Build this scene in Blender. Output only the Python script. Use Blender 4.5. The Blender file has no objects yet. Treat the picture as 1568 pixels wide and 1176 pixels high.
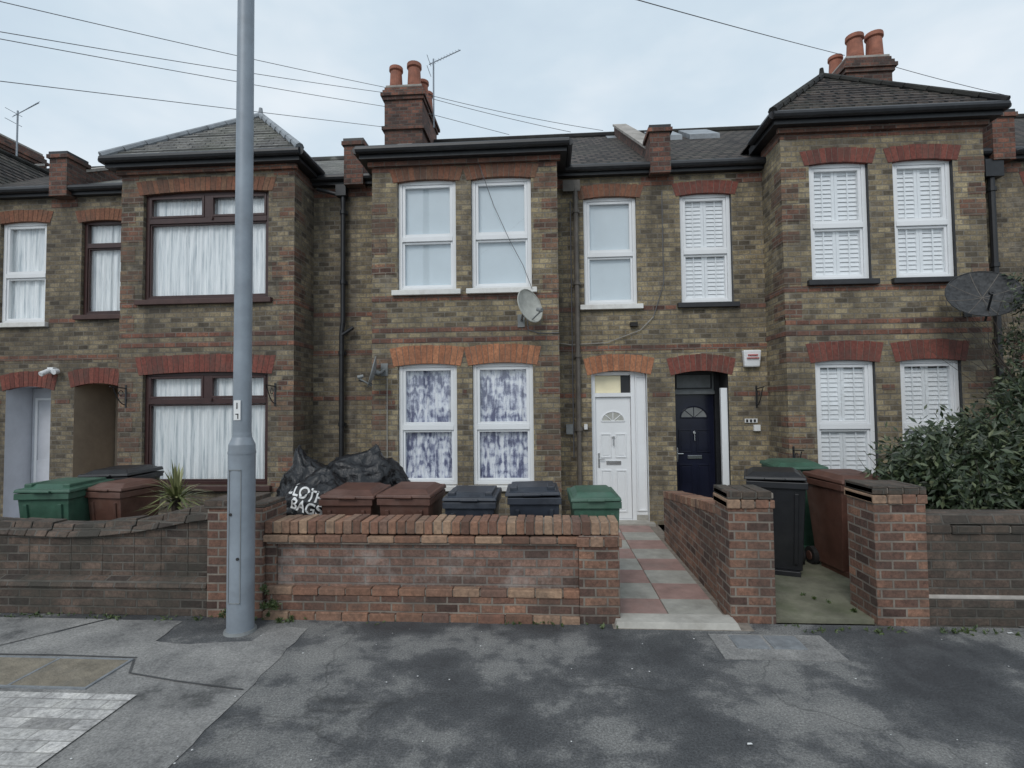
import bpy, bmesh, math, random
from mathutils import Matrix, Vector, noise
random.seed(7)
S=bpy.context.scene
COL=S.collection
# ------------------------------------------------------------------ materials
def newmat(name):
    m=bpy.data.materials.new(name); m.use_nodes=True
    nt=m.node_tree; b=nt.nodes["Principled BSDF"]
    return m,nt,b
def N(nt,t,**k):
    n=nt.nodes.new(t)
    for a,v in k.items(): setattr(n,a,v)
    return n
def L(nt,a,b): nt.links.new(a,b)
def ramp(nt,src,stops):
    r=nt.nodes.new('ShaderNodeValToRGB'); e=r.color_ramp.elements
    while len(e)<len(stops): e.new(0.5)
    for i,(p,c) in enumerate(stops):
        e[i].position=p; e[i].color=(c if len(c)==4 else (*c,1))
    L(nt,src,r.inputs[0]); return r.outputs[0]
def mix(nt,f,a,b,mode='MIX'):
    n=nt.nodes.new('ShaderNodeMix'); n.data_type='RGBA'; n.blend_type=mode
    for sock,v in ((n.inputs[0],f),(n.inputs[6],a),(n.inputs[7],b)):
        if hasattr(v,'node'): L(nt,v,sock)
        elif isinstance(v,(int,float)): sock.default_value=v
        else: sock.default_value=(*v,1) if len(v)==3 else v
    return n.outputs[2]
def nz(nt,vec,scale,detail=4,rough=.6):
    n=N(nt,'ShaderNodeTexNoise'); n.inputs['Scale'].default_value=scale
    n.inputs['Detail'].default_value=min(detail,5); n.inputs['Roughness'].default_value=rough
    if vec is not None: L(nt,vec,n.inputs['Vector'])
    return n.outputs[0]
def geo(nt): return N(nt,'ShaderNodeNewGeometry').outputs['Position']
def bump(nt,b,h,st=.3,d=.01):
    n=N(nt,'ShaderNodeBump'); n.inputs['Strength'].default_value=st; n.inputs['Distance'].default_value=d
    L(nt,h,n.inputs['Height']); L(nt,n.outputs[0],b.inputs['Normal'])
def brickmat(name,c1,c2,c3,mortar,dirt=(.07,.06,.05),dirtlo=.45,dirthi=.75,ms=.009,dstr=.6,bw=.17,rh=.073,efflo=0.0,bs=.7,streak=False,dscale=1.3,pale=False):
    m,nt,b=newmat(name)
    uv=N(nt,'ShaderNodeUVMap').outputs[0]; pos=geo(nt)
    wn=N(nt,'ShaderNodeTexNoise'); wn.inputs['Scale'].default_value=3; wn.inputs['Detail'].default_value=1; L(nt,pos,wn.inputs['Vector'])
    ma=N(nt,'ShaderNodeVectorMath',operation='MULTIPLY_ADD'); L(nt,wn.outputs['Color'],ma.inputs[0]); ma.inputs[1].default_value=(.014,.014,0); L(nt,uv,ma.inputs[2])
    t=N(nt,'ShaderNodeTexBrick'); L(nt,ma.outputs[0],t.inputs['Vector'])
    t.inputs['Scale'].default_value=1; t.inputs['Brick Width'].default_value=bw; t.inputs['Row Height'].default_value=rh
    t.inputs['Mortar Size'].default_value=ms; t.inputs['Mortar Smooth'].default_value=.3; t.inputs['Bias'].default_value=0
    t.inputs['Color1'].default_value=(0,0,0,1); t.inputs['Color2'].default_value=(1,1,1,1); t.inputs['Mortar'].default_value=(.5,.5,.5,1)
    blk=tuple(x*.62 for x in c2); lt=tuple(min(1,x*1.15) for x in c3)
    def mm(a,b_,k): return tuple(x*(1-k)+y*k for x,y in zip(a,b_))
    col=ramp(nt,t.outputs['Color'],[(0,blk),(.14,c2),(.32,c1),(.48,c3),(.60,mm(c1,c2,.55)),(.74,c1),(.88,lt),(1,c2)])
    fine=nz(nt,pos,34,4,.75)
    col=mix(nt,.75,col,ramp(nt,fine,[(.3,(.30,.30,.30)),(.5,(.95,.95,.95)),(.7,(1.5,1.5,1.5))]),'MULTIPLY')
    col=mix(nt,t.outputs['Fac'],col,mortar)
    med=nz(nt,pos,5.5,4,.7)
    col=mix(nt,.7,col,ramp(nt,med,[(.32,(.55,.55,.56)),(.5,(.98,.98,.98)),(.68,(1.25,1.24,1.2))]),'MULTIPLY')
    big=nz(nt,pos,dscale,5,.68)
    f=ramp(nt,big,[(dirtlo,(0,0,0)),(dirthi,(dstr,dstr,dstr))])
    col=mix(nt,f,col,dirt)
    if streak:
        mp=N(nt,'ShaderNodeMapping'); mp.inputs['Scale'].default_value=(1,1,.16); L(nt,pos,mp.inputs[0])
        s_=nz(nt,mp.outputs[0],4.5,4,.65)
        col=mix(nt,ramp(nt,s_,[(.50,(0,0,0)),(.72,(.55,.55,.55))]),col,(.055,.047,.038))
    if pale:
        mp=N(nt,'ShaderNodeMapping'); mp.inputs['Location'].default_value=(3.3,1.7,5.1); L(nt,pos,mp.inputs[0])
        p_=nz(nt,mp.outputs[0],2.1,5,.72)
        col=mix(nt,ramp(nt,p_,[(.57,(0,0,0)),(.70,(.42,.42,.42))]),col,(.34,.30,.24))
    if efflo>0:
        e=nz(nt,pos,2.3,5,.7)
        f2=ramp(nt,e,[(.50,(0,0,0)),(.68,(efflo,efflo,efflo))])
        col=mix(nt,f2,col,(.40,.36,.33))
    L(nt,col,b.inputs['Base Color']); b.inputs['Roughness'].default_value=.92
    inv=N(nt,'ShaderNodeMath',operation='SUBTRACT'); inv.inputs[0].default_value=1; L(nt,t.outputs['Fac'],inv.inputs[1])
    ad=N(nt,'ShaderNodeMath',operation='MULTIPLY_ADD'); L(nt,fine,ad.inputs[0]); ad.inputs[1].default_value=.7; L(nt,inv.outputs[0],ad.inputs[2])
    bump(nt,b,ad.outputs[0],bs,.010)
    return m
def islandbrick(name,stops,rough=.9,ds=.55):
    m,nt,b=newmat(name)
    g=N(nt,'ShaderNodeNewGeometry')
    col=ramp(nt,g.outputs['Random Per Island'],stops)
    fine=nz(nt,g.outputs['Position'],30,3,.7)
    col=mix(nt,.6,col,ramp(nt,fine,[(.3,(.4,.4,.4)),(.7,(1.4,1.4,1.4))]),'MULTIPLY')
    big=nz(nt,g.outputs['Position'],4,4,.65)
    col=mix(nt,ramp(nt,big,[(.45,(0,0,0)),(.72,(ds,ds,ds))]),col,(.08,.065,.055))
    L(nt,col,b.inputs['Base Color']); b.inputs['Roughness'].default_value=rough
    bump(nt,b,fine,.6,.008)
    return m
def plain(name,c,rough=.6,var=.25,scale=6,metal=0,bmp=0,dirt=None,spec=None):
    m,nt,b=newmat(name); pos=geo(nt)
    n=nz(nt,pos,scale,4,.65)
    lo=tuple(x*(1-var) for x in c); hi=tuple(min(1,x*(1+var)) for x in c)
    col=ramp(nt,n,[(.3,lo),(.7,hi)])
    if dirt:
        n2=nz(nt,pos,scale*.37,5,.7)
        col=mix(nt,ramp(nt,n2,[(.5,(0,0,0)),(.72,(.6,.6,.6))]),col,dirt)
    L(nt,col,b.inputs['Base Color']); b.inputs['Roughness'].default_value=rough; b.inputs['Metallic'].default_value=metal
    if spec is not None: b.inputs['Specular IOR Level'].default_value=spec
    if bmp: bump(nt,b,nz(nt,pos,scale*6,3,.6),bmp,.01)
    return m
M={}
M['stock']=brickmat('stock_brick',(.315,.25,.15),(.175,.14,.095),(.40,.325,.20),(.235,.21,.175),dirt=(.085,.074,.06),dstr=.62,dirtlo=.40,dirthi=.70,streak=True,pale=True)
M['stockA']=brickmat('stock_brick_darker',(.245,.195,.125),(.135,.108,.077),(.32,.26,.17),(.20,.18,.15),dirt=(.072,.062,.052),dstr=.66,dirtlo=.38,dirthi=.68,streak=True,pale=True)
M['red']=brickmat('red_brick',(.19,.085,.06),(.11,.057,.046),(.25,.11,.075),(.14,.12,.105),dirt=(.055,.045,.042),dstr=.65,dirtlo=.4,dirthi=.68,streak=True)
M['redband']=brickmat('red_brick_band',(.25,.105,.07),(.15,.072,.055),(.30,.14,.09),(.20,.165,.14),dirt=(.085,.063,.053),dstr=.65,dirtlo=.38,dirthi=.66)
M['quoin']=brickmat('quoin_brick',(.235,.11,.075),(.14,.075,.057),(.29,.19,.12),(.205,.175,.145),dirt=(.10,.08,.06),dstr=.75,dirtlo=.36,dirthi=.64)
M['wallbrick']=brickmat('garden_wall_brick',(.22,.125,.095),(.14,.088,.072),(.28,.17,.13),(.20,.175,.155),dirt=(.085,.07,.06),dstr=.6,efflo=.6,bw=.21)
M['pierbrick']=brickmat('pier_brick',(.21,.105,.072),(.12,.066,.052),(.28,.15,.10),(.25,.215,.18),dirt=(.07,.057,.048),dstr=.7,bw=.19,rh=.075,dirtlo=.4,dirthi=.68)
M['oldwall']=brickmat('old_wall_brick',(.115,.078,.06),(.068,.05,.042),(.16,.11,.085),(.13,.115,.10),dirt=(.05,.047,.038),dstr=.75,dirtlo=.36,dirthi=.62,bw=.2,bs=1.0,dscale=2.2)
M['arch_or']=islandbrick('orange_arch_brick',[(0,(.38,.16,.085)),(.5,(.50,.22,.115)),(1,(.32,.13,.07))],ds=.4)
M['arch_red']=islandbrick('red_arch_brick',[(0,(.19,.058,.044)),(.5,(.24,.078,.058)),(1,(.13,.046,.038))])
M['arch_dim']=islandbrick('dull_arch_brick',[(0,(.21,.12,.075)),(.5,(.25,.105,.062)),(1,(.15,.08,.055))])
M['edgebrick']=islandbrick('coping_brick',[(0,(.13,.07,.05)),(.25,(.31,.165,.105)),(.5,(.20,.10,.07)),(.75,(.38,.25,.165)),(1,(.16,.09,.07))])
M['mortar']=plain('mortar',(.22,.19,.16),.95,.3,12)
M['slate']=brickmat('roof_slate',(.19,.185,.175),(.14,.135,.13),(.24,.23,.215),(.06,.06,.06),dirt=(.13,.14,.09),dstr=.5,ms=.010,bw=.25,rh=.17,bs=.9)
M['tile']=brickmat('roof_tile',(.078,.062,.055),(.055,.045,.041),(.10,.08,.07),(.016,.015,.015),dirt=(.09,.09,.068),dstr=.45,ms=.030,bw=.20,rh=.21,bs=1.0)
M['render']=plain('cement_render',(.36,.33,.30),.9,.25,5,bmp=.4,dirt=(.12,.11,.09))
M['lead']=plain('lead_flashing',(.26,.28,.30),.5,.25,5,dirt=(.12,.12,.12))
M['white']=plain('white_upvc',(.83,.84,.85),.35,.03,3)
M['whitesill']=plain('white_painted_sill',(.76,.75,.72),.6,.08,8,dirt=(.5,.47,.43))
M['brownfr']=plain('brown_frame',(.050,.022,.02),.4,.2,8)
M['brownsill']=plain('brown_sill',(.07,.035,.03),.6,.2,8)
M['black']=plain('black_gutter',(.020,.021,.024),.45,.3,9)
M['blacksill']=plain('black_sill',(.025,.025,.028),.5,.25,9)
M['pipe']=plain('brown_pipe',(.13,.115,.10),.6,.3,5)
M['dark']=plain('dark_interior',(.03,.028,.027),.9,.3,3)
M['beige']=plain('porch_plaster',(.42,.34,.26),.8,.12,4)
M['greydoor']=plain('pale_porch_panel',(.58,.59,.63),.6,.08,4)
M['blind']=plain('roller_blind',(.66,.73,.77),.8,.04,2)
M['louvre']=plain('shutter_white',(.88,.89,.90),.5,.02,3)
M['navy']=plain('navy_door_paint',(.012,.014,.03),.25,.2,3)
M['fanglow']=plain('fanlight_painted_glow',(.88,.80,.56),.3,.1,3)  # yellow light behind the fanlight, put into the pane's base colour
M['chrome']=plain('chrome',(.6,.6,.6),.25,.05,3,metal=1)
M['terra']=plain('terracotta_pot',(.32,.125,.08),.8,.25,7,dirt=(.12,.07,.06))
M['galv']=plain('galvanised_steel',(.27,.305,.345),.5,.14,3.5,metal=.2,dirt=(.18,.19,.20))
M['galvd']=plain('grey_dish',(.22,.23,.23),.55,.2,6)
M['darkdish']=plain('dark_mesh_dish',(.035,.036,.038),.75,.7,26,dirt=(.10,.10,.10))
M['beigedish']=plain('weathered_dish',(.45,.45,.41),.6,.2,8,dirt=(.25,.24,.2))
M['wire']=plain('cable',(.13,.13,.14),.7,.1,3)
M['whitecable']=plain('pale_cable',(.33,.31,.28),.7,.1,3)
M['brownbin']=plain('brown_bin_plastic',(.105,.048,.034),.55,.25,7,dirt=(.17,.105,.085))
M['greenbin']=plain('green_bin_plastic',(.042,.105,.070),.5,.25,7,dirt=(.10,.15,.12))
M['bluebin']=plain('dark_blue_bin_plastic',(.026,.032,.045),.45,.25,7,dirt=(.07,.08,.095))
M['blackbin']=plain('black_bin_plastic',(.014,.015,.018),.42,.3,5,dirt=(.03,.03,.032))
M['rubber']=plain('tyre_rubber',(.015,.015,.015),.8,.2,9)
M['moss']=plain('mossy_concrete',(.17,.165,.12),.95,.35,3.5,bmp=.6,dirt=(.07,.095,.038))
M['soil']=plain('garden_soil',(.10,.095,.08),.95,.4,3,bmp=.6,dirt=(.05,.06,.03))
M['labelw']=plain('white_label',(.75,.75,.74),.5,.05,8)
M['labelk']=plain('label_ink',(.02,.02,.02),.6,.05,8)
M['redtext']=plain('red_print',(.5,.04,.03),.5,.05,8)
M['threshold']=plain('threshold_concrete',(.42,.40,.36),.9,.2,5,bmp=.4,dirt=(.22,.2,.17))
M['twig']=plain('twig_bark',(.06,.045,.035),.9,.3,9)
def net_mat():
    m,nt,b=newmat('net_curtain'); pos=geo(nt)
    mp=N(nt,'ShaderNodeMapping'); mp.inputs['Scale'].default_value=(1,1,.06); L(nt,pos,mp.inputs[0])
    n=nz(nt,mp.outputs[0],26,3,.6)
    L(nt,ramp(nt,n,[(.32,(.50,.55,.58)),(.46,(.80,.83,.84)),(.62,(.95,.96,.96))]),b.inputs['Base Color']); b.inputs['Roughness'].default_value=.9
    return m
M['net']=net_mat()
def lace_mat():
    # repeating floral lace: net ground + motif rows, darker room showing through
    m,nt,b=newmat('lace_curtain'); pos=geo(nt)
    uv=N(nt,'ShaderNodeUVMap').outputs[0]
    mp=N(nt,'ShaderNodeMapping'); mp.inputs['Scale'].default_value=(1,1,.22); L(nt,pos,mp.inputs[0])
    n=nz(nt,mp.outputs[0],11,3,.65)
    v=N(nt,'ShaderNodeTexVoronoi'); v.inputs['Scale'].default_value=9; v.inputs['Randomness'].default_value=.45; L(nt,pos,v.inputs['Vector'])
    w=N(nt,'ShaderNodeTexWave',wave_type='RINGS'); w.inputs['Scale'].default_value=5; w.inputs['Distortion'].default_value=9; w.inputs['Detail'].default_value=3; L(nt,pos,w.inputs['Vector'])
    n2=nz(nt,pos,70,2,.5)
    s1=N(nt,'ShaderNodeMath',operation='MULTIPLY_ADD'); L(nt,v.outputs['Distance'],s1.inputs[0]); s1.inputs[1].default_value=.28; L(nt,n,s1.inputs[2])
    s2=N(nt,'ShaderNodeMath',operation='MULTIPLY_ADD'); L(nt,w.outputs['Fac'],s2.inputs[0]); s2.inputs[1].default_value=.16; L(nt,s1.outputs[0],s2.inputs[2])
    s3=N(nt,'ShaderNodeMath',operation='MULTIPLY_ADD'); L(nt,n2,s3.inputs[0]); s3.inputs[1].default_value=.22; L(nt,s2.outputs[0],s3.inputs[2])
    L(nt,ramp(nt,s3.outputs[0],[(.70,(.93,.94,.97)),(.80,(.72,.74,.82)),(.90,(.36,.38,.50)),(.98,(.16,.17,.27))]),b.inputs['Base Color']); b.inputs['Roughness'].default_value=.9
    return m
M['lace']=lace_mat()
def glass_mat():
    m=bpy.data.materials.new('window_glass'); m.use_nodes=True; nt=m.node_tree
    nt.nodes.clear()
    o=N(nt,'ShaderNodeOutputMaterial'); mx=N(nt,'ShaderNodeMixShader'); t=N(nt,'ShaderNodeBsdfTransparent'); g=N(nt,'ShaderNodeBsdfGlossy')
    g.inputs['Roughness'].default_value=.03; t.inputs[0].default_value=(.98,.99,.995,1)
    mx.inputs[0].default_value=.11
    L(nt,t.outputs[0],mx.inputs[1]); L(nt,g.outputs[0],mx.inputs[2]); L(nt,mx.outputs[0],o.inputs[0])
    return m
M['glass']=glass_mat()
def asphalt():
    m,nt,b=newmat('asphalt'); pos=geo(nt)
    a=nz(nt,pos,.95,5,.6)
    a2=nz(nt,pos,3.3,5,.7)
    s=N(nt,'ShaderNodeMath',operation='MULTIPLY_ADD'); L(nt,a2,s.inputs[0]); s.inputs[1].default_value=.5; L(nt,a,s.inputs[2])
    col=ramp(nt,s.outputs[0],[(.58,(.050,.052,.056)),(.70,(.072,.074,.077)),(.765,(.105,.105,.106)),(.81,(.17,.168,.163)),(.92,(.22,.215,.205))])
    g=nz(nt,pos,75,4,.85)
    col=mix(nt,.9,col,ramp(nt,g,[(.32,(.35,.35,.35)),(.5,(1,1,1)),(.68,(1.9,1.9,1.9))]),'MULTIPLY')
    mp=N(nt,'ShaderNodeTexNoise'); mp.inputs['Scale'].default_value=2.2; mp.inputs['Detail'].default_value=4; L(nt,pos,mp.inputs['Vector'])
    vm=N(nt,'ShaderNodeVectorMath',operation='MULTIPLY_ADD'); L(nt,mp.outputs['Color'],vm.inputs[0]); vm.inputs[1].default_value=(.6,.6,0); L(nt,pos,vm.inputs[2])
    v=N(nt,'ShaderNodeTexVoronoi',feature='DISTANCE_TO_EDGE'); v.inputs['Scale'].default_value=.45; L(nt,vm.outputs[0],v.inputs['Vector'])
    ck=ramp(nt,v.outputs['Distance'],[(0,(.5,.5,.5)),(.006,(0,0,0))])
    msk=ramp(nt,nz(nt,pos,.8,2,.5),[(.48,(0,0,0)),(.56,(1,1,1))])
    ck=mix(nt,1.0,ck,msk,'MULTIPLY')
    col=mix(nt,ck,col,(.03,.03,.03))
    L(nt,col,b.inputs['Base Color'])
    L(nt,ramp(nt,s.outputs[0],[(.58,(.5,.5,.5)),(.8,(.92,.92,.92))]),b.inputs['Roughness'])
    bump(nt,b,g,.9,.007)
    return m
M['asphalt']=asphalt()
def footway():
    m,nt,b=newmat('worn_concrete_footway'); pos=geo(nt)
    a=nz(nt,pos,1.7,5,.68)
    col=ramp(nt,a,[(.36,(.095,.094,.092)),(.45,(.20,.195,.188)),(.64,(.30,.29,.275))])
    g=nz(nt,pos,70,3,.8)
    col=mix(nt,.8,col,ramp(nt,g,[(.3,(.45,.45,.45)),(.7,(1.5,1.5,1.5))]),'MULTIPLY')
    L(nt,col,b.inputs['Base Color']); b.inputs['Roughness'].default_value=.85; bump(nt,b,g,.6,.006)
    return m
M['footway']=footway()
M['patchdark']=plain('dark_asphalt_patch',(.07,.07,.071),.8,.35,6,bmp=.8,dirt=(.13,.128,.12))
M['slabpale']=brickmat('pale_block_paving',(.47,.455,.435),(.41,.395,.38),(.52,.50,.48),(.27,.26,.245),dirt=(.31,.295,.28),dstr=.6,ms=.005,bw=.3,rh=.1,bs=.4)
M['slabred']=plain('red_slab',(.33,.215,.19),.8,.22,5,bmp=.4,dirt=(.27,.22,.20))
M['slabgrey']=plain('grey_slab',(.37,.36,.325),.8,.22,5,bmp=.4,dirt=(.24,.23,.19))
M['manhole']=plain('manhole_fill',(.22,.19,.145),.85,.3,9,bmp=.9,dirt=(.15,.14,.12))
M['cover']=plain('metal_cover',(.27,.285,.30),.5,.2,12,metal=.3,bmp=.6)
def leafmat(name,stops):
    m,nt,b=newmat(name); g=N(nt,'ShaderNodeNewGeometry')
    L(nt,ramp(nt,g.outputs['Random Per Island'],stops),b.inputs['Base Color']); b.inputs['Roughness'].default_value=.45
    return m
M['leaf']=leafmat('bush_leaf',[(0,(.016,.026,.012)),(.45,(.032,.050,.022)),(.8,(.056,.078,.036)),(1,(.12,.135,.065))])
M['weed']=leafmat('weed_leaf',[(0,(.03,.05,.015)),(.5,(.055,.085,.025)),(1,(.11,.14,.05))])
M['yucca']=leafmat('yucca_leaf',[(0,(.10,.12,.045)),(.5,(.19,.21,.08)),(1,(.32,.31,.15))])
def bag_mat(name):
    m,nt,b=newmat(name); pos=geo(nt)
    b.inputs['Base Color'].default_value=(.012,.012,.014,1); b.inputs['Roughness'].default_value=.3
    n=nz(nt,pos,14,4,.6); bump(nt,b,n,.8,.03)
    return m
M['bag']=bag_mat('black_polythene')

# ------------------------------------------------------------------ mesh helper
class MB:
    def __init__(s): s.v=[];s.f=[];s.m=[];s.uv=[];s.names=[]
    def mi(s,k):
        if k not in s.names: s.names.append(k)
        return s.names.index(k)
    def face(s,pts,mat):
        pts=[Vector(p) for p in pts]
        n=Vector((0,0,0))
        for i in range(len(pts)):
            a=pts[i];b=pts[(i+1)%len(pts)]
            n+=a.cross(b)
        if n.length<1e-12: return
        n.normalize()
        if abs(n.z)>.98: u=Vector((1,0,0));v=Vector((0,1,0))
        else:
            u=Vector((0,0,1)).cross(n).normalized(); v=n.cross(u)
            if abs(u.x)>abs(u.y):
                if u.x<0:u=-u
            elif u.y<0:u=-u
            if v.z<0:v=-v
        i0=len(s.v); s.v+= [tuple(p) for p in pts]
        s.f.append(tuple(range(i0,i0+len(pts)))); s.m.append(s.mi(mat))
        s.uv+=[(p.dot(u),p.dot(v)) for p in pts]
    def hexa(s,p,mat,skip=()):
        i0=len(s.v)
        fs={'b':(0,3,2,1),'t':(4,5,6,7),'f':(0,1,5,4),'r':(1,2,6,5),'k':(2,3,7,6),'l':(3,0,4,7)}
        P=[Vector(q) for q in p]
        s.v+=[tuple(q) for q in P]
        for k,f in fs.items():
            if k in skip: continue
            s.f.append(tuple(i0+i for i in f)); s.m.append(s.mi(mat))
            for i in f:
                q=P[i]
                if k in 'tb': s.uv.append((q.x,q.y))
                elif k in 'fk': s.uv.append((q.x,q.z))
                else: s.uv.append((q.y,q.z))
    def box(s,x0,x1,y0,y1,z0,z1,mat,skip=()):
        s.hexa([(x0,y0,z0),(x1,y0,z0),(x1,y1,z0),(x0,y1,z0),(x0,y0,z1),(x1,y0,z1),(x1,y1,z1),(x0,y1,z1)],mat,skip)
    def tube(s,p0,p1,r0,r1,mat,n=10,caps=True):
        p0=Vector(p0);p1=Vector(p1);d=(p1-p0).normalized()
        a=d.orthogonal().normalized();b=d.cross(a)
        i0=len(s.v)
        for p,r in((p0,r0),(p1,r1)):
            for i in range(n):
                t=2*math.pi*i/n; s.v.append(tuple(p+(a*math.cos(t)+b*math.sin(t))*r))
        k=s.mi(mat)
        for i in range(n):
            j=(i+1)%n; s.f.append((i0+i,i0+j,i0+n+j,i0+n+i)); s.m.append(k); s.uv+=[(0,0)]*4
        if caps:
            s.f.append(tuple(i0+i for i in reversed(range(n)))); s.m.append(k); s.uv+=[(0,0)]*n
            s.f.append(tuple(i0+n+i for i in range(n))); s.m.append(k); s.uv+=[(0,0)]*n
    def lathe(s,c,prof,mat,n=20):
        for (z0,r0),(z1,r1) in zip(prof,prof[1:]):
            s.tube((c[0],c[1],c[2]+z0),(c[0],c[1],c[2]+z1+1e-5),r0,r1,mat,n,True)
    def build(s,name,parent=None,smooth=False,bevel=0,loc=None,rotz=0):
        me=bpy.data.meshes.new(name); me.from_pydata(s.v,[],s.f)
        for k in s.names: me.materials.append(M[k])
        me.polygons.foreach_set('material_index',s.m)
        ul=me.uv_layers.new(name='UVMap')
        flat=[c for u in s.uv for c in u]; ul.data.foreach_set('uv',flat)
        me.update()
        o=bpy.data.objects.new(name,me); COL.objects.link(o)
        if parent: o.parent=parent
        if loc: o.location=loc
        o.rotation_euler[2]=rotz
        if smooth:
            for p in me.polygons: p.use_smooth=True
            me.set_sharp_from_angle(angle=math.radians(40))
        if bevel:
            b=o.modifiers.new('bevel','BEVEL'); b.width=bevel; b.segments=2; b.limit_method='ANGLE'; b.angle_limit=math.radians(35)
        return o
def empty(name,loc=(0,0,0)):
    o=bpy.data.objects.new(name,None); COL.objects.link(o); o.location=loc; return o

# ------------------------------------------------------------------ building parts
YF,YB=8.15,7.5
def wall(mb,x0,x1,z0,z1,y,ops,mat,reveal=.11,rmat=None):
    xs=sorted({x0,x1,*[o[0] for o in ops],*[o[1] for o in ops]}); zs=sorted({z0,z1,*[o[2] for o in ops],*[o[3] for o in ops]})
    for a,b in zip(xs,xs[1:]):
        for c,d in zip(zs,zs[1:]):
            cx,cz=(a+b)/2,(c+d)/2
            if any(o[0]<cx<o[1] and o[2]<cz<o[3] for o in ops): continue
            mb.face([(a,y,c),(b,y,c),(b,y,d),(a,y,d)],mat)
    for o in ops:
        a,b,c,d=o[:4]; r=o[4] if len(o)>4 else reveal; rm=o[5] if len(o)>5 else (rmat or mat)
        mb.face([(a,y,c),(a,y+r,c),(a,y+r,d),(a,y,d)],rm); mb.face([(b,y,c),(b,y,d),(b,y+r,d),(b,y+r,c)],rm)
        mb.face([(a,y,d),(a,y+r,d),(b,y+r,d),(b,y,d)],rm); mb.face([(a,y,c),(b,y,c),(b,y+r,c),(a,y+r,c)],rm)
def arch(mb,x0,x1,z,h,y,mat,dip=.05,splay=.10,side=.06):
    w=x1-x0+2*side; n=max(6,round(w/.078)); cx=(x0+x1)/2
    def pt(t,top):
        tt=2*t-1
        x=cx+tt*(w/2+(splay*1.0 if top else 0)*.6)
        zz=z-dip*tt*tt+(h if top else 0)
        return x,zz
    g=.004
    for i in range(n):
        t0=i/n+g/w; t1=(i+1)/n-g/w; q=random.uniform(-.006,.006)
        (a,za),(b,zb),(c,zc),(d,zd)=pt(t0,0),pt(t1,0),pt(t1,1),pt(t0,1)
        mb.hexa([(a,y-.009,za),(b,y-.009,zb),(b,y+.06,zb),(a,y+.06,za),(d,y-.009,zd+q),(c,y-.009,zc+q),(c,y+.06,zc+q),(d,y+.06,zd+q)],mat)
        (a,za),(b,zb),(c,zc),(d,zd)=pt(i/n,0),pt((i+1)/n,0),pt((i+1)/n,1),pt(i/n,1)
        mb.face([(a,y-.003,za+.002),(b,y-.003,zb+.002),(c,y-.003,zc-.002),(d,y-.003,zd-.002)],'mortar')
def frame_rect(mb,x0,x1,z0,z1,y,w,d,mat):
    mb.box(x0,x0+w,y,y+d,z0,z1,mat); mb.box(x1-w,x1,y,y+d,z0,z1,mat)
    mb.box(x0+w,x1-w,y,y+d,z0,z0+w,mat); mb.box(x0+w,x1-w,y,y+d,z1-w,z1,mat)
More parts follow.
